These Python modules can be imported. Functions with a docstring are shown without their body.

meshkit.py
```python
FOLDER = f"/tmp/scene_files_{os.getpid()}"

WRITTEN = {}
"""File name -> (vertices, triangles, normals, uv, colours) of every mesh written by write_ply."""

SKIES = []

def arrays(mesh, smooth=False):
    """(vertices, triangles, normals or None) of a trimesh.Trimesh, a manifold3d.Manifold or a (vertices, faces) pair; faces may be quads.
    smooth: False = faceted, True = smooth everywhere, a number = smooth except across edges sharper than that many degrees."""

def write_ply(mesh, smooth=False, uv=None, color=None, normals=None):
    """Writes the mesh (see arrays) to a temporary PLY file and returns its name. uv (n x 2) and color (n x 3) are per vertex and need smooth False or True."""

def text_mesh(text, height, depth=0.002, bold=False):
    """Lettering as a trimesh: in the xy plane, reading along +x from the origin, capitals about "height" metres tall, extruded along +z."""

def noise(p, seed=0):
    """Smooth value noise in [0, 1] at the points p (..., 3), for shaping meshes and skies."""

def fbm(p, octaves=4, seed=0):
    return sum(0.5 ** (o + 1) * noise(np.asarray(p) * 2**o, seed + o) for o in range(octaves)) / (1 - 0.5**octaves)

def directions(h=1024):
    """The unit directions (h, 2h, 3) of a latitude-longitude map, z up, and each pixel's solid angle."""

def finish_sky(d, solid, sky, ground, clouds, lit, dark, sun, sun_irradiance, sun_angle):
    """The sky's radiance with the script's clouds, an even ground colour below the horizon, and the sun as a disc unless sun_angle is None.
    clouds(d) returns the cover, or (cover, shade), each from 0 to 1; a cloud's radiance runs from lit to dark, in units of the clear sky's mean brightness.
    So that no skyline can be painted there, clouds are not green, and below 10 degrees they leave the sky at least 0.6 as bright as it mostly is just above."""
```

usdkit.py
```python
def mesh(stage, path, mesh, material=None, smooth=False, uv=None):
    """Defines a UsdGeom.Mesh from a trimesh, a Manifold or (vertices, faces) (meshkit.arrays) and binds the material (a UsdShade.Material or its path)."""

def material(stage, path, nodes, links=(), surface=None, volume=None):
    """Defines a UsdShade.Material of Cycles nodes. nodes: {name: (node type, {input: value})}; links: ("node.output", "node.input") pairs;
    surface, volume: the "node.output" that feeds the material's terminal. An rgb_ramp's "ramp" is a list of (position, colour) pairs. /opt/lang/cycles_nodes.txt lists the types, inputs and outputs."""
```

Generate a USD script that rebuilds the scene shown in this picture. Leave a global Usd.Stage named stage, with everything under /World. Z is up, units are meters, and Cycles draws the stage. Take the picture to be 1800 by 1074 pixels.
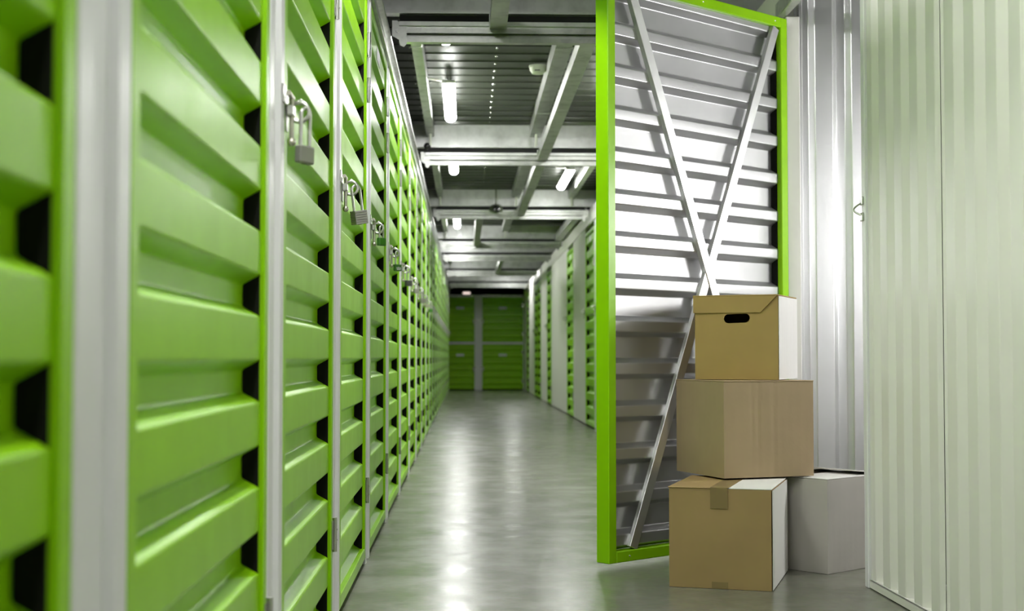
import math, random
import numpy as np, trimesh, manifold3d as m3, usdkit
from pxr import Usd, UsdGeom, UsdShade, UsdLux, Gf, Sdf
random.seed(7)
stage = Usd.Stage.CreateInMemory()
UsdGeom.SetStageUpAxis(stage, 'Z'); UsdGeom.SetStageMetersPerUnit(stage, 1.0)
world = UsdGeom.Xform.Define(stage, '/World'); stage.SetDefaultPrim(world.GetPrim())

# ---------------------------------------------------------------- camera (49 mm lens, 0.85 m above the floor, looking slightly up and right of the corridor's axis)
PITCH, YAW = 2.104, 1.916
cam = UsdGeom.Camera.Define(stage, '/World/camera')
cam.CreateHorizontalApertureAttr(36.0); cam.CreateFocalLengthAttr(49.0)
cam.CreateClippingRangeAttr((0.05, 200.0))
cam.CreateFStopAttr(3.7); cam.CreateFocusDistanceAttr(5.1)
cam.CreateExposureAttr(2.2)
cam.AddTranslateOp().Set((0, 0, 0.85)); cam.AddRotateZOp().Set(-YAW); cam.AddRotateXOp().Set(90 + PITCH)
# no sky: the corridor is closed. Its light comes from tube lamps under the deck (see ceiling_lamp below) and two added lights.
LAMP_STRENGTH, ADDED_UNIT_STRENGTH = 17.0, 10.5

# ---------------------------------------------------------------- helpers
used = {}
def numbered(parent, name):
    k = used.get((parent, name), 0); used[(parent, name)] = k + 1
    return f'{parent}/{name}' if k == 0 else f'{parent}/{name}_{k:03d}'
def data(p, **kw):
    for k, v in kw.items():
        if v: p.SetCustomDataByKey(k, v)
def path_of(parent): return '/World' if parent is None else str(parent.GetPath())
def obj(name, mesh, mat, parent=None, smooth=False, **kw):
    if isinstance(mesh, list): mesh = trimesh.util.concatenate(mesh)
    p = usdkit.mesh(stage, numbered(path_of(parent), name), mesh, M[mat], smooth).GetPrim()
    data(p, **kw); return p
def xf(name, parent=None, loc=(0, 0, 0), rz=0.0, rx=0.0, ry=0.0, **kw):
    x = UsdGeom.Xform.Define(stage, numbered(path_of(parent), name))
    x.AddTranslateOp().Set(tuple(map(float, loc))); x.AddRotateZOp().Set(float(rz))
    if ry: x.AddRotateYOp().Set(float(ry))
    if rx: x.AddRotateXOp().Set(float(rx))
    p = x.GetPrim(); data(p, **kw); return p
def dup(src, loc, rz=0.0, **kw):
    x = UsdGeom.Xform.Define(stage, numbered('/World', base_name(src)))
    p = x.GetPrim(); p.GetReferences().AddInternalReference(src.GetPath())
    x.ClearXformOpOrder(); x.AddTranslateOp().Set(tuple(map(float, loc))); x.AddRotateZOp().Set(float(rz))
    p.SetInstanceable(True); data(p, **kw); return p
def base_name(p):
    n = p.GetName(); return n[:-4] if n[-4:-3] == '_' and n[-3:].isdigit() else n

def cbox(x0, x1, y0, y1, z0, z1, c=0.002):
    """a box with chamfered edges"""
    if c <= 0: return trimesh.creation.box(bounds=[[x0, y0, z0], [x1, y1, z1]])
    lo, hi = np.array([x0, y0, z0]), np.array([x1, y1, z1]); c = min(c, (hi - lo).min() * .45)
    pts = []
    for sx in (0, 1):
        for sy in (0, 1):
            for sz in (0, 1):
                p = np.where([sx, sy, sz], hi, lo); s = np.where([sx, sy, sz], -1, 1) * c
                for k in range(3):
                    q = p + s; q[k] = p[k]; pts.append(q)
    return trimesh.convex.convex_hull(np.array(pts))
def tube(pts, r, n=10, cap=True):
    """a round bar along a polyline"""
    p = np.asarray(pts, float); t = np.gradient(p, axis=0); t /= np.linalg.norm(t, axis=1, keepdims=True)
    a = np.cross(t[0], [0, 0, 1.] if abs(t[0][2]) < .9 else [1., 0, 0]); a /= np.linalg.norm(a)
    rings = []
    for i in range(len(p)):
        a = a - t[i] * (a @ t[i]); a /= np.linalg.norm(a); b = np.cross(t[i], a)
        ang = np.arange(n) * 2 * np.pi / n
        rings.append(p[i] + r * (np.cos(ang)[:, None] * a + np.sin(ang)[:, None] * b))
    v = np.vstack(rings); f = []
    for i in range(len(p) - 1):
        for j in range(n):
            k = (j + 1) % n; f += [[i*n+j, i*n+k, (i+1)*n+k], [i*n+j, (i+1)*n+k, (i+1)*n+j]]
    if cap:
        v = np.vstack([v, p[:1], p[-1:]]); c0, c1 = len(v) - 2, len(v) - 1; e = (len(p) - 1) * n
        for j in range(n):
            k = (j + 1) % n; f += [[c0, k, j], [c1, e + j, e + k]]
    return trimesh.Trimesh(v, f, process=False)
def cyl(p, q, r, n=16): return tube([p, (np.array(p) * .5 + np.array(q) * .5), q], r, n)
def prism(poly, axis, a, b):
    """a closed outline extruded along an axis from a to b; the outline is given in the two other axes, in xyz order"""
    from shapely.geometry import Polygon
    m = trimesh.creation.extrude_polygon(Polygon(poly), b - a, engine='earcut'); v = m.vertices.copy(); v[:, 2] += a
    order = {'z': [0, 1, 2], 'x': [2, 0, 1], 'y': [0, 2, 1]}[axis]
    w = v[:, order]; f = m.faces[:, ::-1] if axis == 'y' else m.faces
    return trimesh.Trimesh(w, f, process=False)
def turn(m, deg, axis=(0, 0, 1), about=(0, 0, 0)):
    m = m.copy(); m.apply_transform(trimesh.transformations.rotation_matrix(math.radians(deg), axis, about)); return m
def move(m, d): m = m.copy(); m.apply_translation(d); return m

def wave_line(s0, s1, first_crest, period, crest, slope, valley, depth, bend=0.004):
    """the outline of a trapezoid corrugation from s0 to s1: points (s, d), d = 0 on the crests and -depth in the valleys, bends rounded"""
    k0 = math.floor((s0 - first_crest) / period) - 1; pts = []
    s = first_crest + k0 * period
    while s < s1 + period:
        pts += [(s, 0), (s + crest, 0), (s + crest + slope, -depth), (s + crest + slope + valley, -depth)]; s += period
    pts = np.array(pts, float); out = []
    for i in range(1, len(pts) - 1):
        p, a, b = pts[i], pts[i-1] - pts[i], pts[i+1] - pts[i]
        a, b = a / np.linalg.norm(a), b / np.linalg.norm(b)
        out += [p + a * bend, p + (a + b) * bend * .29, p + b * bend]
    out = np.array(out)
    keep = out[(out[:, 0] > s0 + 1e-4) & (out[:, 0] < s1 - 1e-4)]
    at = lambda s: np.array([[s, np.interp(s, out[:, 0], out[:, 1])]])
    return np.vstack([at(s0), keep, at(s1)])
def sheet(line, a, b, place, thick=0.0012):
    """a folded sheet: the line (s, d) swept from a to b; place(s, d, t) gives points"""
    n = len(line); V = []
    for off in (0, -thick):
        for t in (a, b):
            V.append(place(line[:, 0], line[:, 1] + off, np.full(n, t)))
    V = np.vstack(V); f = []
    g = lambda o, e, i: o * 2 * n + e * n + i
    for i in range(n - 1):
        f += [[g(0,0,i), g(0,0,i+1), g(0,1,i+1)], [g(0,0,i), g(0,1,i+1), g(0,1,i)],
              [g(1,0,i), g(1,1,i+1), g(1,0,i+1)], [g(1,0,i), g(1,1,i), g(1,1,i+1)]]
        for e in (0, 1):
            q = [[g(0,e,i), g(1,e,i), g(1,e,i+1)], [g(0,e,i), g(1,e,i+1), g(0,e,i+1)]]
            f += q if e == 0 else [x[::-1] for x in q]
    for i in (0, n - 1):
        q = [[g(0,0,i), g(0,1,i), g(1,1,i)], [g(0,0,i), g(1,1,i), g(1,0,i)]]
        f += q if i == 0 else [x[::-1] for x in q]
    m = trimesh.Trimesh(V, f, process=False)
    return m
stack = lambda x, y, z: np.stack(np.broadcast_arrays(x, y, z), 1)

# ---------------------------------------------------------------- materials
M = {}
def mat(name, color, rough=.5, metal=0., spec=.5, vary=0., vscale=6., bump=0., bscale=60., rvary=0., stretch=(1, 1, 1), coat=0., coatr=.1):
    nodes = {'p': ('principled_bsdf', dict(base_color=color, roughness=rough, metallic=metal, specular_ior_level=spec, coat_weight=coat, coat_roughness=coatr))}
    links = []
    if vary or bump or rvary:
        nodes['tc'] = ('texture_coordinate', {}); nodes['mp'] = ('mapping', dict(scale=stretch))
        links.append(('tc.object', 'mp.vector'))
    if vary or rvary:
        nodes['n'] = ('noise_texture', dict(scale=vscale, detail=5., roughness=.6)); links.append(('mp.vector', 'n.vector'))
    if vary:
        lo = tuple(c * (1 - vary) for c in color); hi = tuple(min(1, c * (1 + vary)) for c in color)
        nodes['r'] = ('rgb_ramp', dict(ramp=[(.3, lo), (.7, hi)])); links += [('n.fac', 'r.fac'), ('r.color', 'p.base_color')]
    if rvary:
        nodes['rm'] = ('map_range', dict(from_min=.3, from_max=.7, to_min=rough - rvary, to_max=rough + rvary)); links += [('n.fac', 'rm.value'), ('rm.result', 'p.roughness')]
    if bump:
        nodes['bn'] = ('noise_texture', dict(scale=bscale, detail=3.)); nodes['b'] = ('bump', dict(strength=bump, distance=.004))
        links += [('mp.vector', 'bn.vector'), ('bn.fac', 'b.height'), ('b.normal', 'p.normal')]
    M[name] = usdkit.material(stage, f'/World/Looks/{name}', nodes, links, surface='p.BSDF')
GREEN = (.27, .58, .001)
mat('green_paint', GREEN, .33, spec=.33, vary=.03, vscale=3, rvary=.03)
mat('white_paint', (.73, .71, .69), .34, spec=.5, vary=.02, vscale=4)
mat('white_post', (.74, .74, .76), .33, spec=.5)
mat('galvanized', (.45, .45, .46), .42, metal=.78, vary=.05, vscale=5, rvary=.04)
mat('galvanized_bright', (.84, .84, .85), .34, metal=.9, vary=.03, vscale=4)
mat('zinc_beam', (.46, .47, .45), .36, metal=.9, vary=.10, vscale=10, rvary=.05)
mat('girder_zinc', (.62, .63, .62), .36, metal=.55, vary=.06, vscale=10, rvary=.05)
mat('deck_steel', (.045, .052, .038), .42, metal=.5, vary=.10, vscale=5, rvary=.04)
mat('steel', (.62, .62, .60), .25, metal=1., vary=.06, vscale=40)
mat('brass_steel', (.60, .58, .50), .28, metal=1.)
mat('lock_grey', (.30, .30, .27), .38, metal=.8)
mat('lock_green', (.035, .16, .012), .35, spec=.6)
mat('lock_dark', (.05, .055, .045), .4)
mat('foam_black', (.006, .006, .005), .85, spec=.2)
mat('dark_void', (.02, .02, .02), .8)
mat('plate_white', (.75, .75, .75), .4)
mat('plastic_white', (.62, .64, .56), .45)
mat('lens_dark', (.012, .013, .012), .15)
mat('olive_plastic', (.12, .14, .09), .4)
mat('cardboard_inside', (.30, .215, .115), .8, spec=.2)
def cardboard(name, color, flute=170., axis='x', vary=.06):
    nodes = {'tc': ('texture_coordinate', {}), 'sx': ('separate_xyz', {}), 'n': ('noise_texture', dict(scale=5., detail=6., roughness=.65)),
             'r': ('rgb_ramp', dict(ramp=[(.3, tuple(c * (1 - vary) for c in color)), (.7, tuple(c * (1 + vary) for c in color))])),
             'n2': ('noise_texture', dict(scale=90., detail=2.)), 'a': ('math', dict(math_type='add')), 'm': ('math', dict(math_type='multiply', value2=flute)),
             's': ('math', dict(math_type='sine')), 's2': ('math', dict(math_type='multiply_add', value2=.25)),
             'b': ('bump', dict(strength=.12, distance=.002)), 'p': ('principled_bsdf', dict(roughness=.62, specular_ior_level=.35))}
    links = [('tc.object', 'n.vector'), ('n.fac', 'r.fac'), ('r.color', 'p.base_color'), ('tc.object', 'sx.vector'), ('sx.x', 'a.value1'), ('sx.y', 'a.value2'), ('a.value', 'm.value1'),
             ('m.value', 's.value1'), ('s.value', 's2.value1'), ('tc.object', 'n2.vector'), ('n2.fac', 's2.value3'), ('s2.value', 'b.height'), ('b.normal', 'p.normal')]
    M[name] = usdkit.material(stage, f'/World/Looks/{name}', nodes, links, surface='p.BSDF')
cardboard('cardboard_tan', (.33, .225, .10))
cardboard('cardboard_ochre', (.36, .245, .085))
cardboard('cardboard_pale', (.37, .275, .165))
cardboard('cardboard_grey', (.40, .38, .345))
cardboard('cardboard_white', (.70, .69, .67), vary=.03)  # cardboard under strong light: the overexposure is put into the colour
mat('tape', (.23, .165, .075), .3, spec=.5)
def emit(name, color, strength):
    M[name] = usdkit.material(stage, f'/World/Looks/{name}', {'e': ('emission', dict(color=color, strength=strength))}, surface='e.emission')
emit('lamp_glow', (1., 1., .97), LAMP_STRENGTH)
emit('unit_lamp_glow', (1., .99, .97), ADDED_UNIT_STRENGTH)  # glow of the added light inside the open unit
emit('indicator_glow', (1., .8, .72), .22)
# polished concrete
M['concrete'] = usdkit.material(stage, '/World/Looks/concrete', {
    'g': ('geometry', {}), 'mp': ('mapping', dict(scale=(1., 1., 1.))), 'n': ('noise_texture', dict(scale=1.3, detail=8., roughness=.68, distortion=.6)),
    'n2': ('noise_texture', dict(scale=40., detail=4.)), 'n3': ('noise_texture', dict(scale=3.5, detail=5., roughness=.6)), 'n4': ('noise_texture', dict(scale=.9, detail=3.)),
    'r': ('rgb_ramp', dict(ramp=[(.25, (.14, .145, .108)), (.5, (.19, .194, .152)), (.78, (.25, .25, .205))])),
    'mx': ('mix', dict(mix_type='multiply', fac=.25)),
    'rr': ('map_range', dict(from_min=.3, from_max=.7, to_min=.19, to_max=.32)),
    'b': ('bump', dict(strength=.10, distance=.004)), 'b2': ('bump', dict(strength=.06, distance=.02)), 'p': ('principled_bsdf', dict(specular_ior_level=.5, coat_weight=.0, coat_roughness=.2))},
    [('g.position', 'mp.vector'), ('mp.vector', 'n.vector'), ('mp.vector', 'n2.vector'), ('mp.vector', 'n3.vector'), ('mp.vector', 'n4.vector'), ('n.fac', 'r.fac'), ('r.color', 'mx.color1'), ('n2.color', 'mx.color2'),
     ('mx.color', 'p.base_color'), ('n3.fac', 'rr.value'), ('rr.result', 'p.roughness'), ('n4.fac', 'b2.height'), ('n2.fac', 'b.height'), ('b2.normal', 'b.normal'), ('b.normal', 'p.normal')], surface='p.BSDF')

# ---------------------------------------------------------------- the setting
XL, XR = -0.407, 1.489                                    # the faces of the two rows of units
Y_END, Z_DECK = 35.5, 2.87
S = dict(kind='structure')
obj('floor', cbox(-1.3, 3.2, -7, 38, -.12, 0, 0), 'concrete', **S)

# deck of interlocking planks that run across the corridor
ceiling = xf('ceiling', **S)
PITCH_D = .2405
y = 8.975 - PITCH_D * 66
k = 0
while y < 37.8:
    a, b = y, y + PITCH_D
    prof = [(a, Z_DECK + .05), (a, Z_DECK), (a + .003, Z_DECK - .007), (a + .020, Z_DECK - .007), (a + .024, Z_DECK), (b - .004, Z_DECK), (b - .004, Z_DECK + .05)]
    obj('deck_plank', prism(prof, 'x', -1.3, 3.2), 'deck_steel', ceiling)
    y += PITCH_D
scr = []
for yy in np.arange(7.6, 16.4, PITCH_D):
    yy = 8.975 + round((yy - 8.975) / PITCH_D) * PITCH_D + .075
    for x in (.205, -.37): scr.append(move(trimesh.creation.icosphere(1, .009), (x, yy, Z_DECK - .002)))
obj('deck_screws', scr, 'steel', ceiling, kind='stuff')
obj('roof_slab', cbox(-1.3, 3.2, -7, 38, Z_DECK + .055, Z_DECK + .15, 0), 'dark_void', ceiling)

# walls of the hall behind the units
obj('wall_rear', cbox(-1.3, 3.2, -7.1, -7, 0, 3, 0), 'white_paint', **S)
obj('wall_outer_left', cbox(-1.4, -1.3, -7, 38, 0, 3, 0), 'dark_void', **S)
obj('wall_outer_right', cbox(3.2, 3.3, -7, 38, 0, 3, 0), 'white_paint', **S)
obj('wall_far', cbox(-1.3, 3.2, 38, 38.1, 0, 3, 0), 'dark_void', **S)

# left row: white steel posts with a groove, an added dark backing that stops light behind the doors, a galvanized head track
MOD, POST, Y0 = 1.43, .235, 1.47 - 1.43                    # module, post width, first post
DOOR_W = MOD - POST
NL = 25
wall_l = xf('wall_left', **S)
def post_profile(x, y0, s, w=POST):
    """plan outline of a hat-shaped post whose face is at x, s = +1 facing +x, -1 facing -x"""
    o = [(0, .004), (0, .062), (-.012, .072), (-.012, w - .072), (0, w - .062), (0, w - .004), (-.004, w), (-.06, w), (-.06, 0), (-.004, 0)]
    return [(x + s * d, y0 + t) for d, t in o]
for i in range(NL):
    obj('post', prism(post_profile(XL, Y0 + MOD * i, 1), 'z', 0, 2.38), 'white_post', wall_l)
obj('lining_panel', cbox(XL - .14, XL - .12, -7, Y_END, .01, 2.40, 0), 'dark_void', wall_l)  # unseen backing, added to block light through the door gaps
obj('corrugated_panel', cbox(XL - .02, XL, -7, Y0 - .005, .02, 2.38), 'green_paint', wall_l)
def head_track(x, s, z0, z1, ya, yb, parent):
    for a in np.arange(ya, yb, MOD * 2):
        b = min(a + MOD * 2 - .004, yb)
        prof = [(x - s * .06, z0), (x + s * .012, z0), (x + s * .012, z0 + .02), (x - s * .004, z0 + .026), (x - s * .004, z1 - .026), (x + s * .02, z1 - .02), (x + s * .02, z1), (x - s * .06, z1)]
        obj('head_track', prism(prof, 'y', a, b), 'zinc_beam', parent)
head_track(XL, 1, 2.385, 2.515, Y0 - MOD * 2, Y_END, wall_l)

# right row: white corrugated panels, jambs, posts
wall_r = xf('wall_right', **S)
CORR = dict(period=.1717, crest=.083, slope=.0234, valley=.0419, depth=.030)
def wall_sheet(parent, x, s, ya, yb, z0, z1, m, first):
    obj('corrugated_sheet', sheet(wave_line(ya, yb, first, **CORR), z0, z1, lambda a, d, t: stack(x + s * d, a, t)), m, parent, smooth=30)
JAMB0, JAMB1 = 5.145, 6.385                                # the open unit
ys = [JAMB0 - .045, 4.346]
while ys[-1] > -6: ys.append(ys[-1] - 1.03)
for a, b in zip(ys[1:], ys[:-1]): wall_sheet(wall_r, XR + .001, -1, a + .0010, b - .0010, .03, 2.43, 'white_paint', JAMB0 - .10)
obj('jamb', cbox(XR - .010, XR + .06, JAMB0 - .045, JAMB0, 0, 2.43, .003), 'white_post', wall_r)
obj('jamb', cbox(XR - .002, XR + .06, JAMB1 - .012, JAMB1 + .045, 0, 2.43, .003), 'white_paint', wall_r)
obj('header', cbox(XR - .04, XR + .004, JAMB0 - .045, JAMB1 + .045, 2.432, 2.50, .003), 'zinc_beam', wall_r)
obj('base_trim', [cbox(XR - .006, XR - .001, -6.5, JAMB0 - .05, .004, .034, .001), cbox(XR - .006, XR + .036, -6.5, JAMB0 - .05, .030, .034, .001)], 'white_paint', wall_r)
MR = 1.41
right_doors = [14.69 + .0, 16.07, 19.22, 24.15, 27.5, 28.72, 32.65]      # near edges of the closed units
free = JAMB1 + .05
for yd in right_doors + [34.4]:
    a, b = free, yd - .03
    if b - a > .5:
        n = max(1, round((b - a) / 1.03))
        for q in range(n):
            wall_sheet(wall_r, XR + .001, -1, a + (b - a) * q / n + .0015, a + (b - a) * (q + 1) / n - .0015, .02, 2.43, 'white_paint', a + .02)
    elif b - a > .02:
        obj('post', prism(post_profile(XR, a, -1, b - a) if b - a > .16 else [(XR, a), (XR, b), (XR + .06, b), (XR + .06, a)], 'z', 0, 2.43), 'white_post', wall_r)
    free = yd + DOOR_W + .006
obj('post', cbox(XR, XR + .06, 34.4, Y_END, 0, 2.43), 'white_post', wall_r)
obj('lining_panel', cbox(XR + .12, XR + .14, 14.6, Y_END, .01, 2.40, 0), 'dark_void', wall_r)
obj('fascia', cbox(XR - .004, XR + .05, JAMB1 + .05, Y_END, 2.435, 2.62, .004), 'white_paint', wall_r)
obj('fascia', cbox(XR - .004, XR + .05, -6.5, JAMB0 - .05, 2.435, 2.62, .004), 'white_paint', wall_r)

# partitions of the open unit
part = xf('wall_partition', **S)
xs = [1.552, 2.42, 3.18]
for a, b in zip(xs[:-1], xs[1:]):
    obj('corrugated_sheet', sheet(wave_line(a + .001, b - .001, 1.625, **CORR), .01, 2.55, lambda s, d, t: stack(s, 6.395 - d, t)), 'galvanized_bright', part, smooth=30)
obj('angle_trim', cbox(XR + .061, XR + .075, 6.385, 6.43, 0, 2.55, .002), 'galvanized_bright', part)
part2 = xf('wall_partition', **S)
obj('corrugated_sheet', sheet(wave_line(1.552, 3.18, 1.60, **CORR), .01, 2.55, lambda s, d, t: stack(s, 5.12 + d, t)), 'galvanized_bright', part2, smooth=30)
part3 = xf('wall_partition', **S)
obj('corrugated_sheet', sheet(wave_line(5.13, 6.38, 5.2, **CORR), .01, 2.55, lambda s, d, t: stack(3.12 - d, s, t)), 'galvanized_bright', part3, smooth=30)

# end wall: white posts and rails around four short doors
wall_e = xf('wall_end', **S)
obj('post', cbox(.235, .43, Y_END, Y_END + .06, 0, 2.42, .004), 'white_post', wall_e)
obj('post', cbox(-.62, -.50, Y_END, Y_END + .06, 0, 2.42, .004), 'white_post', wall_e)
obj('post', cbox(1.475, 1.62, Y_END, Y_END + .06, 0, 2.42, .004), 'white_post', wall_e)
for a, b in ((-.50, .235), (.43, 1.475)):
    obj('rail', cbox(a, b, Y_END, Y_END + .06, 1.165, 1.225, .004), 'white_post', wall_e)
    obj('rail', cbox(a, b, Y_END, Y_END + .06, 2.36, 2.43, .004), 'zinc_beam', wall_e)
obj('lining_panel', cbox(-1.3, 3.2, Y_END + .12, Y_END + .14, 0, 2.42, 0), 'dark_void', wall_e)

# ---------------------------------------------------------------- doors
RIB = dict(period=.173, crest=.088, slope=.020, valley=.045, depth=.036)
def make_door(name, W, H, hinge_right=True, open_side=False, plate=True, **kw):
    """local frame: x across the leaf from 0 to W, outside towards -y (frame face at y = 0), z up from the leaf's lower edge"""
    t = xf(name, **kw); T, st, rc = .070, .045, .009
    u = lambda x: x if hinge_right else W - x            # latch side at u = 0
    bx = lambda a, b, *r: cbox(min(u(a), u(b)), max(u(a), u(b)), *r)
    obj('stile', bx(0, st, 0, T, 0, H, .003), 'green_paint', t); obj('stile', bx(W - st - (.003 if open_side else 0), W, 0, T, 0, H, .003), 'green_paint', t)
    obj('rail', bx(st, W - st, 0, T, 0, st, .003), 'green_paint', t); obj('rail', bx(st, W - st, 0, T, H - st, H, .003), 'green_paint', t)
    first = .155 + .0225 + .020 + .025 - .173 - .063     # a valley's centre lies 0.084 m above the leaf's lower edge
    line = wave_line(st + .001, H - st - .001, .084 + .0425, bend=.005, **RIB)
    xa, xb = sorted((u(st + .001), u(W - st - .001)))
    obj('corrugated_sheet', sheet(line, xa, xb, lambda s, d, x: stack(x, rc - d, s)), 'green_paint', t, smooth=30)
    for a in (st + .002, W - st - .008):                  # black strips closing the ends of the ribs
        m = bx(a, a + .006, rc + .002, rc + .0355, st + .002, H - st - .002, 0)
        obj('closure_strip', m, 'foam_black', t)
    if open_side:                                         # the galvanized inner skin and the crossed stiffeners
        obj('inner_skin', sheet(line, xa + .001, xb - .001, lambda s, d, x: stack(x, rc + .0022 - d, s)), 'galvanized', t, smooth=30)
        def brace(a, b, y0, y1, w, name):
            a, b = np.array(a), np.array(b); dv = b - a; L = np.hypot(*dv); ang = math.degrees(math.atan2(dv[1], dv[0]))
            web = cbox(0, L, y0, y1, -w / 2, w / 2, .0015)
            m = turn(web, -ang, (0, 1, 0)); obj(name, move(m, (a[0], 0, a[1])), 'galvanized_bright', t)
        brace((W - .15, .05), (.075, H - .05), rc + .0365, rc + .056, .046, 'cross_brace')
        brace((.075, .05), (W - .145, H - .05), rc + .0365, rc + .060, .046, 'cross_brace')
        sc = [move(trimesh.creation.icosphere(1, .004), (x, T + .0005, z)) for x in (.09, W / 2, W - .12) for z in (st * .5, H - st * .5)]
        obj('rail_screws', sc, 'steel', t, kind='stuff')
    zs = [H * .118, H - .42, H - .23] if H > 1.5 else [.2, H - .2]
    for z in zs:
        hx = u(W + .006)
        h = obj('hinge', [cyl((hx, -.006, z - .052), (hx, -.006, z + .052), .007, 10), bx(W - .03, W, -.0025, -.0003, z - .045, z + .045, .0008), bx(W + .012, W + .036, -.0025, -.0003, z - .045, z + .045, .0008)], 'steel', t, smooth=40)
        obj('knuckle', [cyl((hx, -.006, z - .018), (hx, -.006, z - .014), .0085, 10), cyl((hx, -.006, z + .014), (hx, -.006, z + .018), .0085, 10)], 'steel', h)
    if not open_side:
        zc = (1.405 - .025) if H > 1.5 else H * .46
        hs = obj('hasp', [bx(.006, .036, -.004, -.0003, zc - .045, zc + .045, .001), bx(-.05, -.006, -.004, -.0003, zc + .012, zc + .052, .001), bx(-.008, .034, -.020, -.004, zc - .012, zc + .014, .003)], 'steel', t)
        obj('bolt', [cyl((u(-.045), -.014, zc + .032), (u(.03), -.014, zc + .032), .006, 10), cyl((u(.012), -.014, zc - .07), (u(.012), -.014, zc + .035), .0055, 10), move(trimesh.creation.icosphere(2, .010), (u(.012), -.014, zc - .070))], 'brass_steel', hs, smooth=40)
        ang = np.linspace(0, 2 * np.pi, 17)
        obj('staple', tube(np.stack([np.full(17, u(.022)), -.030 + .022 * np.cos(ang), zc + .0 + .022 * np.sin(ang)], 1), .0052, 8, False), 'steel', hs, smooth=60)
        obj('bolt_knob', [move(trimesh.creation.icosphere(2, .008), (u(.034), -.030, zc + .024))], 'steel', hs, smooth=60)
        if plate:
            zp = H - .17 - .02 if H > 1.5 else H - .24
            zp = .084 + .0425 + .044 + .173 * round((zp - .084 - .0865) / .173)
            obj('number_plate', bx(W * .5 - .10, W * .5 + .10, rc - .003, rc - .0003, zp - .033, zp + .033, .001), 'plate_white', t)
    return t

H_L = 2.35
nth = ['', 'first', 'second', 'third', 'fourth', 'fifth', 'sixth', 'seventh', 'eighth', 'ninth', 'tenth', 'eleventh', 'twelfth', 'thirteenth', 'fourteenth', 'fifteenth', 'sixteenth', 'seventeenth', 'eighteenth', 'nineteenth', 'twentieth', 'twenty-first', 'twenty-second', 'twenty-third', 'twenty-fourth', 'twenty-fifth']
special = {0: 'heavily blurred green storage door cut off by the left edge of the photo', 1: 'large blurred green storage door between the two nearest white posts, left row',
           2: 'green storage door carrying the pale grey long-shackle padlock, left row', 3: 'green storage door carrying the tilted laminated steel padlock, left row',
           4: 'green storage door carrying the small all-green padlock, left row', 5: 'green storage door carrying the green padlock with white print, left row'}
def left_y(i): return Y0 + MOD * i + POST + .003
door0 = None
for i in range(NL - 1):
    lab = special.get(i, f'{nth[i + 1]} green corrugated storage door of the left row, counting from the camera')
    kw = dict(label=lab, category='door', group='closed green doors of the left row')
    if door0 is None:
        door0 = make_door('storage_door', DOOR_W - .006, H_L, True, loc=(XL - .0005, left_y(i), .025), rz=90, **kw)
    else: dup(door0, (XL - .0005, left_y(i), .025), 90, **kw)
rlab = ['green storage door seen as a sliver beside the open door frame, right row', 'green storage door with white number plate just left of the open door, right row', 'narrow-looking green storage door between two wide white panels, right row',
        'fourth green storage door of the right row, counting away from the open door', 'fifth green storage door of the right row, nearer of a far pair', 'sixth green storage door of the right row, farther of a pair', 'last thin green storage door of the right row, by the end wall']
for yd, lab in zip(right_doors, rlab):
    dup(door0, (XR + .0005, yd + DOOR_W, .025), -90, label=lab, category='door', group='closed green doors of the right row')
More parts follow.
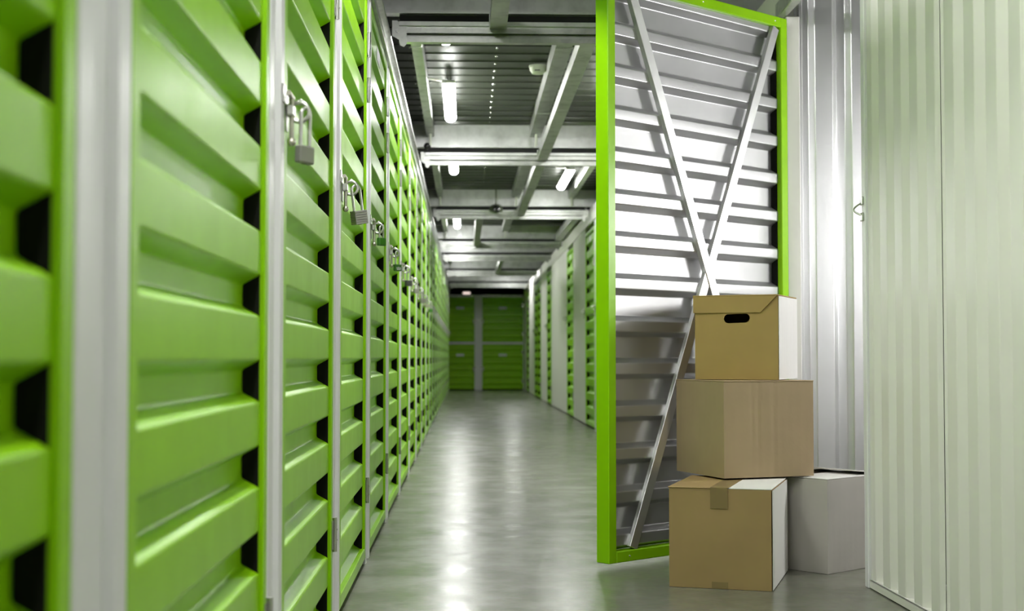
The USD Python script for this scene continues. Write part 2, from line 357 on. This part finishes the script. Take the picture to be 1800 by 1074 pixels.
# the four short doors of the end wall
wl, wr = .735 - .008, 1.045 - .008
make_door('locker_door', wl, 1.13, False, loc=(-.496, Y_END + .002, .03), label='lower left short green locker door on the end wall', category='door', group='short locker doors on the end wall')
make_door('locker_door', wl, 1.13, False, loc=(-.496, Y_END + .002, 1.228), label='upper left short green locker door on the end wall', category='door', group='short locker doors on the end wall')
make_door('locker_door', wr, 1.13, True, loc=(.434, Y_END + .002, .03), label='lower right wide green locker door on the end wall', category='door', group='short locker doors on the end wall')
make_door('locker_door', wr, 1.13, True, loc=(.434, Y_END + .002, 1.228), label='upper right wide green locker door on the end wall', category='door', group='short locker doors on the end wall')
# the open door, seen from inside
make_door('open_storage_door', 1.196, 2.382, False, True, loc=(1.4366, 6.3883, .025), rz=220.46, label='open storage door with bright green frame, galvanized inside and crossed stiffeners', category='door')

# latch staple on the near jamb of the open unit
t = xf('latch_staple', loc=(XR - .0105, JAMB0 - .02, 1.40), label='small steel wire latch staple on the white jamb of the open unit', category='latch')
for z in (-.030, .030): obj('mounting_plate', cbox(-.006, 0, -.012, .020, z - .016, z + .016, .002), 'steel', t)
s = np.linspace(0, 1, 13); 
obj('wire_loop', tube(np.stack([-.004 - .020 * np.sin(np.pi * s), .010 + .026 * np.sin(np.pi * s), -.022 + .044 * s], 1), .0035, 8), 'steel', t, smooth=60)

# ---------------------------------------------------------------- padlocks on the left doors
def make_padlock(w, h, d, shackle, kind, loc, tilt, label, yaw=0, body_mat='lock_grey', rs=.0045):
    """local frame: the shackle's inside top at the origin, body hanging down, face towards +x, width along y"""
    t = xf('padlock', loc=loc, rz=yaw, rx=tilt, label=label, category='padlock', group='padlocks on the left row')
    top = -shackle
    if kind == 'laminated':
        n = 6; q = h / n
        b = [cbox(-d / 2, d / 2, -w / 2, w / 2, top - q * (i + 1) + .0008, top - q * i, .0012) for i in range(n)] + [cbox(-d / 2 + .002, d / 2 - .002, -w / 2 + .002, w / 2 - .002, top - h + .001, top - .001, 0)]
    else: b = [cbox(-d / 2, d / 2, -w / 2, w / 2, top - h, top, .003)]
    obj('body', b, body_mat, t)
    r = w * .5 - rs * 2.1; a = np.linspace(0, np.pi, 13)
    arc = [(0, r * math.cos(x), -r * .9 + rs + r * .9 * math.sin(x)) for x in a]
    obj('shackle', tube([(0, r, top - .002)] + [(0, r, top * .5 - r * .4)] + arc + [(0, -r, top * .5 - r * .4), (0, -r, top - .002)], rs, 10), 'steel', t, smooth=50)
    if kind == 'printed':
        marks = [cbox(d / 2, d / 2 + .0006, -w * .30, w * .30, top - h * .82, top - h * .66, 0), cbox(d / 2, d / 2 + .0006, -w * .34, -w * .20, top - h * .62, top - h * .45, 0), cbox(d / 2, d / 2 + .0006, -w * .10, w * .06, top - h * .62, top - h * .40, 0), cbox(d / 2, d / 2 + .0006, w * .16, w * .32, top - h * .62, top - h * .45, 0)]
        obj('white_print', marks, 'plate_white', t)
    obj('keyway', cyl((0, 0, top - h - .0006), (0, 0, top - h + .002), w * .13, 12), 'lock_dark', t)
    return t
def staple_at(i): return (XL + .044, left_y(i) + .024, 1.405 + .004)
make_padlock(.050, .040, .020, .082, 'plain', staple_at(2), -2, 'pale grey padlock with long shackle on the nearest hasp', yaw=-32, body_mat='lock_grey')
make_padlock(.056, .046, .026, .078, 'laminated', staple_at(3), 10, 'tilted laminated steel padlock with long shackle on second hasp', yaw=-42, body_mat='lock_grey')
make_padlock(.042, .034, .020, .046, 'plain', staple_at(4), 0, 'small all-green square padlock with short shackle', yaw=-40, body_mat='lock_green')
make_padlock(.046, .036, .020, .066, 'printed', staple_at(5), 0, 'green padlock with small white print on its front', yaw=-45, body_mat='lock_green')
make_padlock(.046, .036, .022, .074, 'laminated', staple_at(6), 0, 'dark padlock hanging from the fifth hasp along the left row', yaw=-45, body_mat='lock_dark')
make_padlock(.044, .036, .020, .056, 'plain', staple_at(7), 0, 'grey padlock hanging from the sixth hasp along the left row', yaw=-45)
make_padlock(.050, .040, .022, .070, 'plain', staple_at(8), 4, 'grey padlock hanging from the seventh hasp along the left row', yaw=-45)
make_padlock(.044, .036, .020, .060, 'plain', staple_at(9), 0, 'blurred brassy padlock on the eighth hasp along the left row', yaw=-45, body_mat='brass_steel')
make_padlock(.044, .036, .020, .060, 'plain', staple_at(10), 0, 'blurred green padlock on the ninth hasp along the left row', yaw=-45, body_mat='lock_green')

# ---------------------------------------------------------------- ceiling steel
beams = [2.58, 7.226, 11.89, 16.543, 21.095, 23.854, 28.21, 33.0]
blabel = ['galvanized cross beam above the camera side of the corridor', 'nearest visible galvanized cross beam with slotted rail and end bracket', 'second galvanized cross beam, brightly lit by the nearest tube lamp', 'third galvanized cross beam with the round security camera', 'fourth galvanized cross beam counting from the camera',
          'fifth galvanized cross beam, close behind the fourth', 'sixth galvanized cross beam, before the dark end of the corridor', 'farthest galvanized cross beam above the end of the corridor']
for yb, lab in zip(beams, blabel):
    t = xf('cross_beam', loc=(0, yb, 0), label=lab, category='beam', group='galvanized cross beams')
    web = [(.06, Z_DECK - .024), (.06, 2.655), (.0, 2.655), (.0, 2.642), (.075, 2.642), (.075, Z_DECK - .024)]
    obj('girder', prism(web, 'x', -1.29, 3.1), 'girder_zinc', t)
    top = [(-.02, 2.594), (-.02, 2.572), (-.008, 2.568), (-.008, 2.590), (.05, 2.590), (.05, 2.594)]
    obj('cover_plate', prism(top, 'x', XL + .06, XR - .06), 'girder_zinc', t)
    ch = [(0, 2.570), (0, 2.538), (.006, 2.538), (.006, 2.562), (.046, 2.562), (.046, 2.500), (.006, 2.500), (.006, 2.512), (0, 2.512), (0, 2.490), (.05, 2.490), (.05, 2.570)]
    obj('slotted_rail', prism(ch, 'x', XL + .06, XR - .06), 'zinc_beam', t)
    obj('bearing_strip', cbox(XL + .06, XR - .06, .044, .050, 2.5945, 2.6415, 0), 'dark_void', t)  # dark strip added to stand for the unlit gap under the girder
    for s, x in ((1, XL), (-1, XR)):
        pr = [(x + s * .024, 2.60), (x + s * .050, 2.60), (x + s * .075, 2.575), (x + s * .10, 2.575), (x + s * .10, 2.48), (x + s * .085, 2.462), (x + s * .066, 2.47), (x + s * .06, 2.50), (x + s * .024, 2.52)]
        br = obj('end_bracket', prism(pr, 'y', -.012, -.004), 'zinc_beam', t)
        obj('bracket_bolt', cyl((x + s * .052, -.022, 2.545), (x + s * .052, -.010, 2.545), .011, 6), 'steel', br)
def long_beam(x0, x1, ya, yb, label, z0=2.528, z1=2.60):
    t = xf('box_beam', loc=((x0 + x1) / 2, ya, 0), label=label, category='beam', group='lengthwise box beams')
    w = (x1 - x0) / 2; L = yb - ya
    pr = [(-w, z0), (w, z0), (w, z1), (w - .012, z1), (w - .012, z0 + .006), (-w + .012, z0 + .006), (-w + .012, z1), (-w, z1)]
    obj('channel', prism(pr, 'y', 0, L), 'zinc_beam', t)
    obj('end_plate', [cbox(-w - .004, w + .004, .0, .004, z0 + .008, z1 + .02, .001), cbox(-w - .004, w + .004, L - .004, L, z0 + .008, z1 + .02, .001)], 'zinc_beam', t)
long_beam(.125, .212, 2.65, 7.19, 'short lengthwise box beam ending at the nearest cross beam', 2.552, 2.62)
long_beam(.615, .70, 7.285, 11.86, 'long lengthwise box beam in the nearest ceiling bay, right of centre')
long_beam(.615, .70, 11.95, 16.51, 'lengthwise box beam in the second ceiling bay, next to the right lamp')
long_beam(.125, .212, 16.61, 21.06, 'lengthwise box beam in the third ceiling bay, beside a lamp')
long_beam(.60, .68, 23.92, 28.18, 'dark lengthwise box beam in the farthest visible ceiling bay')
long_beam(1.36, 1.45, 16.61, 21.06, 'lengthwise box beam along the top of the right row, third bay', 2.60, 2.70)

tray_xy = [(-.30, 1), (.60, 1), (-.30, 2), (.60, 2), (1.26, 2), (-.30, 3), (.60, 3), (1.26, 1), (-.30, 5)]
tray_lab = ['cable channel left of the nearest tube lamp, with a short conduit drop', 'wide bright cable channel beside the smoke detector', 'cable channel at the left of the second ceiling bay', 'cable channel at the middle of the second ceiling bay', 'bright cable channel right of the slanted right-hand lamp',
            'cable channel at the left of the third ceiling bay', 'cable channel at the middle of the third ceiling bay', 'cable channel above the open door, near the right row', 'cable channel at the left of the far ceiling bay']
for (x, b), lab in zip(tray_xy, tray_lab):
    ya, yb = beams[b] + .09, beams[b + 1] + .04; w = .05 if x > .5 and x < 1 else .032
    t = xf('cable_channel', loc=(x, ya, 0), label=lab, category='cable channel', group='cable channels under the deck'); L = yb - ya
    pr = [(-w, 2.74), (w, 2.74), (w, 2.843), (w - .006, 2.843), (w - .006, 2.748), (.006, 2.748), (.006, 2.756), (-.006, 2.756), (-.006, 2.748), (-w + .006, 2.748), (-w + .006, 2.843), (-w, 2.843)]
    obj('trough', prism(pr, 'y', 0, L), 'zinc_beam', t)
    for q in (L * .25, L * .75): obj('hanger', cbox(-w - .003, w + .003, q - .012, q + .012, 2.737, 2.846, .001), 'zinc_beam', t)
    dp = obj('conduit_drop', cyl((0, L - .15, 2.64), (0, L - .15, 2.745), .012, 10), 'plastic_white', t, smooth=50)
    if b == 1 and x < 0: obj('cable_end', [move(trimesh.creation.icosphere(2, .030), (-.026, L - .15, 2.635))], 'lens_dark', dp, smooth=60)

# tube lamps
def make_lamp(loc, L=1.42, **kw):
    t = xf('ceiling_lamp', loc=loc, **kw); r = .044
    a = np.linspace(np.pi, 2 * np.pi, 15)
    prof = [(r * math.cos(x), r * .9 * math.sin(x)) for x in a]
    obj('diffuser', prism(prof, 'y', -L / 2 + .004, L / 2 - .004), 'lamp_glow', t)
    obj('housing', cbox(-.040, .040, -L / 2 + .013, L / 2 - .013,   .001, .016, .005), 'plastic_white', t)
    for s in (-1, 1):
        y0, y1 = sorted((s * (L / 2 - .012), s * (L / 2 + .002)))
        obj('end_cap', cbox(-r - .003, r + .003, y0, y1, -.006, .017, .004), 'plastic_white', t)
        obj('hanger', cyl((0, s * .4, .014), (0, s * .4, Z_DECK - loc[2] - .002), .005, 8), 'steel', t)
    obj('supply_arm', tube([(-.15, -L / 2 + .02, .035), (-.09, -L / 2 + .03, .026), (-.02, -L / 2 + .04, .018)], .008, 8), 'plastic_white', t, smooth=50)
    return t
lamps = [(-.12, 10.4, 'nearest fully visible tube lamp, hanging under the nearest ceiling bay'), (-.12, 7.64, 'tube lamp mostly hidden behind the nearest cross beam'), (-.12, 13.63, 'left tube lamp hanging just behind the second cross beam'), (-.12, 19.68, 'left tube lamp hanging just behind the third cross beam'),
         (-.12, 22.6, 'left tube lamp behind the fourth cross beam'), (-.12, 26.4, 'left tube lamp above the far part of the corridor'),
         (1.075, 14.9, 'right tube lamp seen slanting beside the bright cable channel'), (1.075, 31.3, 'far right tube lamp lighting the last cross beam'), 
         (-.12, 4.7, 'tube lamp above the left row, ahead of the camera'), (-.12, 1.7, 'tube lamp above the camera'), (-.12, -1.3, 'tube lamp behind the camera'), (1.075, 9.85, 'right tube lamp hidden behind the open door'), (.25, 2.9, 'tube lamp over the middle of the corridor near the camera')]  # the last one is an added fill lamp, placed to balance the brightness
lamp0 = None
for x, y, lab in lamps:
    kw = dict(label=lab, category='lamp', group='ceiling tube lamps')
    if lamp0 is None: lamp0 = make_lamp((x, y, 2.765), **kw)
    elif y == 7.64: make_lamp((x, 7.88, 2.775), 1.04, **kw)
    else: dup(lamp0, (x, y, 2.765), 0, **kw)
# added unseen light on the unit's back partition, in place of an assumed strobe
t = xf('unit_lamp', loc=(3.085, 5.58, 1.62), label='added unseen light on the back partition of the open unit, standing in for a strobe', category='lamp')
obj('housing', cbox(0, .03, -.25, .25, -.22, .22, .006), 'plastic_white', t)
obj('diffuser', cbox(-.04, -.001, -.23, .23, -.20, .20, .015), 'unit_lamp_glow', t)

# smoke detector, security camera, indicator
t = xf('smoke_detector', loc=(.497, 9.5, Z_DECK - .022), label='round white smoke detector under the nearest ceiling bay', category='smoke detector')
def lathe(pr, n=32):
    m = trimesh.creation.revolve(np.array(pr, float), sections=n); return m
obj('base', lathe([(0, 0), (.062, 0), (.062, -.016), (0, -.016)]), 'plastic_white', t, smooth=35)
obj('head', lathe([(0, -.0165), (.058, -.0165), (.056, -.034), (.040, -.055), (.030, -.058), (0, -.058)]), 'plastic_white', t, smooth=35)
obj('vent', [turn(cbox(-.018, .018, -.0585, -.053, -.044, -.038, .001), a, (0, 0, 1)) for a in (-8,)], 'lens_dark', t)
t = xf('security_camera', loc=(.36, 16.40, 2.585), label='small dark round security camera below the third cross beam', category='camera')
obj('mount', cyl((0, .03, .04), (0, .03, .26), .010, 10), 'olive_plastic', t, smooth=50)
obj('housing', lathe([(0, -.02), (.075, -.02), (.080, 0), (.070, .04), (.040, .06), (0, .06)]), 'olive_plastic', t, smooth=40)
obj('lens', [turn(lathe([(0, 0), (.046, 0), (.050, .02), (.046, .035), (0, .05)]), 90, (1, 0, 0)).apply_translation((0, -.035, 0))], 'lens_dark', t, smooth=40)
t = xf('indicator_lamp', loc=(.03, Y_END - .005, 2.47), label='small pinkish lit indicator above the left end doors', category='lamp')
obj('body', cbox(-.13, .13, 0, .05, -.05, .05, .005), 'olive_plastic', t)
obj('screen', cbox(-.09, .09, -.004, -.0005, -.03, .03, .001), 'indicator_glow', t)

# ---------------------------------------------------------------- cardboard boxes
def box_body(w, d, h, wall=.005, hole=None, bulge=.003, seed=0, creases=(), open_top=False):
    """a hollow carton: local x 0..w along the front, y 0..d, z 0..h"""
    o = m3.Manifold.cube((w, d, h)); i = m3.Manifold.cube((w - 2 * wall, d - 2 * wall, h - wall + (.1 if open_top else -wall))).translate((wall, wall, wall))
    b = o - i
    if hole is not None: b = b - hole
    b = b.refine_to_length(.010 if creases else .02)
    me = b.to_mesh(); v = np.array(me.vert_properties[:, :3], float)
    rel = v / np.array([w, d, h]); bell = lambda t: np.clip(4 * t * (1 - t), 0, 1)
    rng = np.random.default_rng(seed); ph = rng.uniform(0, 6, 4)
    bump = bulge * bell(rel[:, 2]) ** .7
    for ax, other in ((0, 1), (1, 0)):
        side = (rel[:, ax] - .5) * 2; wgt = np.sign(side) * np.clip((np.abs(side) - .8) / .2, 0, 1)
        v[:, ax] += wgt * bump * bell(rel[:, other]) * (1 + .5 * np.sin(5 * rel[:, 2] + ph[ax]))
    for ax, pos, amp in creases:                         # vertical folds pressed into the front (ax 0) face
        on = np.clip(1 - v[:, 1 - ax] / .008, 0, 1); v[:, 1 - ax] += amp * on * np.exp(-((v[:, ax] - pos) / .007) ** 2)
    return trimesh.Trimesh(v, np.array(me.tri_verts), process=False)
def flap(w, d, th=.004, c=.0012): return cbox(0, w, 0, d, 0, th, c)
KW = dict(category='cardboard box')
# 1: the sealed box in front
w, d, h = .375, .512, .370
t = xf('cardboard_box', loc=(1.110 - w * math.cos(math.radians(19)), 5.046 + w * math.sin(math.radians(19)), .001), rz=-19, label='taped tan cardboard box on the floor at the front, bottom of the stack', **KW)
obj('body', box_body(w, d, h - .006, seed=1, bulge=.003), 'cardboard_tan', t, smooth=25)
obj('flap', move(cbox(-.004, w * .5 - .0015, -.003, d + .001, 0, .0045, .0015), (0, 0, h - .006)), 'cardboard_tan', t)
obj('flap', move(cbox(w * .5 + .0015, w + .001, -.001, d + .001, 0, .0045, .0015), (0, 0, h - .006)), 'cardboard_white', t, label='right top flap with strong light painted in')  # tan flap in a near-white colour that paints the light on it
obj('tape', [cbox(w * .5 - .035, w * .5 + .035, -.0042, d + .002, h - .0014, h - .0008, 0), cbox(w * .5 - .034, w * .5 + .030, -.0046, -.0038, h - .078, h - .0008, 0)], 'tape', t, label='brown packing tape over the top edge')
obj('side_panel', move(cbox(0, .0012, .002, d - .002, .002, h - .008, 0), (w + .0005 + .0032, 0, 0)), 'cardboard_white', t, label='right side of the box with the light painted in')  # thin pale sheet over the tan side, imitating light from the unit
obj('tape', [cbox(w * .5 - .030, w * .5 + .030, -.0010, -.0002, .002, .058, 0)], 'tape', t, label='short brown packing tape at the lower front edge')
# 2: the open box at the right
w, d, h = .40, .32, .366
t = xf('cardboard_box', loc=(1.416, 5.432, .001), rz=40.2, label='greyish cardboard box with loose top flaps, right of the stack beside the white jamb', **KW)
obj('body', box_body(w, d, h, seed=2, bulge=.0025, open_top=True, creases=[(0, .27, .0015)]), 'cardboard_grey', t, smooth=25)
obj('flap', move(turn(cbox(.002, w - .002, 0, d * .56, 0, .0045, .0015), .4, (1, 0, 0)), (0, .001, h + .0005)), 'cardboard_white', t, label='front flap painted pale as if brightly lit')  # light on the flap painted as a pale colour
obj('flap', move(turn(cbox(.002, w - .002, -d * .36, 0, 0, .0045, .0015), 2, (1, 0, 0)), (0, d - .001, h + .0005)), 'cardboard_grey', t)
obj('flap', move(turn(cbox(-.16, 0, .004, d - .004, 0, .0045, .0015), 5, (0, 1, 0)), (w - .001, 0, h + .0055)), 'cardboard_white', t, label='side flap painted pale as if brightly lit')  # painted pale for the light, like the front flap
# 3: the middle box, standing on the two below
w, d, h = .402, .408, .380
t = xf('cardboard_box', loc=(1.006, 5.407, .3765), rz=18.0, label='middle cardboard box of the stack, turned corner-on with creased right side', **KW)
obj('body', box_body(w, d, h - .005, seed=3, bulge=.004, creases=[(0, .125, .0018), (0, .152, .0026), (0, .222, .0018)]), 'cardboard_pale', t, smooth=25)
obj('flap', move(cbox(-.001, w + .002, -.002, d * .5 - .002, 0, .0045, .0015), (0, 0, h - .005)), 'cardboard_pale', t)
obj('flap', move(cbox(-.001, w + .002, d * .5 + .002, d + .001, 0, .0045, .0015), (0, 0, h - .005)), 'cardboard_pale', t)
# 4: the archive box with a hand hole on top
w, d, h = .340, .355, .335
t = xf('archive_box', loc=(1.243 - w * math.cos(math.radians(25)), 5.503 + w * math.sin(math.radians(25)), .7580), rz=-25, label='ochre archive box with oval hand hole and folded lid, topmost of the stack', **KW)
from shapely.geometry import LineString
slot = trimesh.creation.extrude_polygon(LineString([(.138, .245), (.208, .247)]).buffer(.018, 10), .05, engine='earcut')
sv = slot.vertices[:, [0, 2, 1]]; sv[:, 1] -= .02
hm = m3.Manifold(m3.Mesh(np.asarray(sv, np.float32), np.asarray(slot.faces[:, ::-1], np.uint32)))
obj('body', box_body(w, d, h, seed=4, bulge=.0015, hole=hm), 'cardboard_ochre', t, smooth=25)
obj('side_panel', cbox(w + .0018, w + .0034, .001, d - .001, .001, h - .001, 0), 'cardboard_white', t, label='right side of the box painted white as if overexposed')  # white sheet over the ochre side, painting in the blown-out light
obj('lid', cbox(-.008, w + .001, -.006, d + .002, h + .0005, h + .0055, .0015), 'cardboard_ochre', t)
obj('front_flap', prism([(-.007, h + .0005), (w - .004, h + .0005), (w - .07, h - .066), (.0, h - .066)], 'y', -.0065, -.0015), 'cardboard_ochre', t)
obj('side_flap', prism([(-.002, h + .0005), (d - .02, h + .0005), (d - .06, h - .06), (.0, h - .066)], 'x', -.0075, -.0028), 'cardboard_ochre', t)
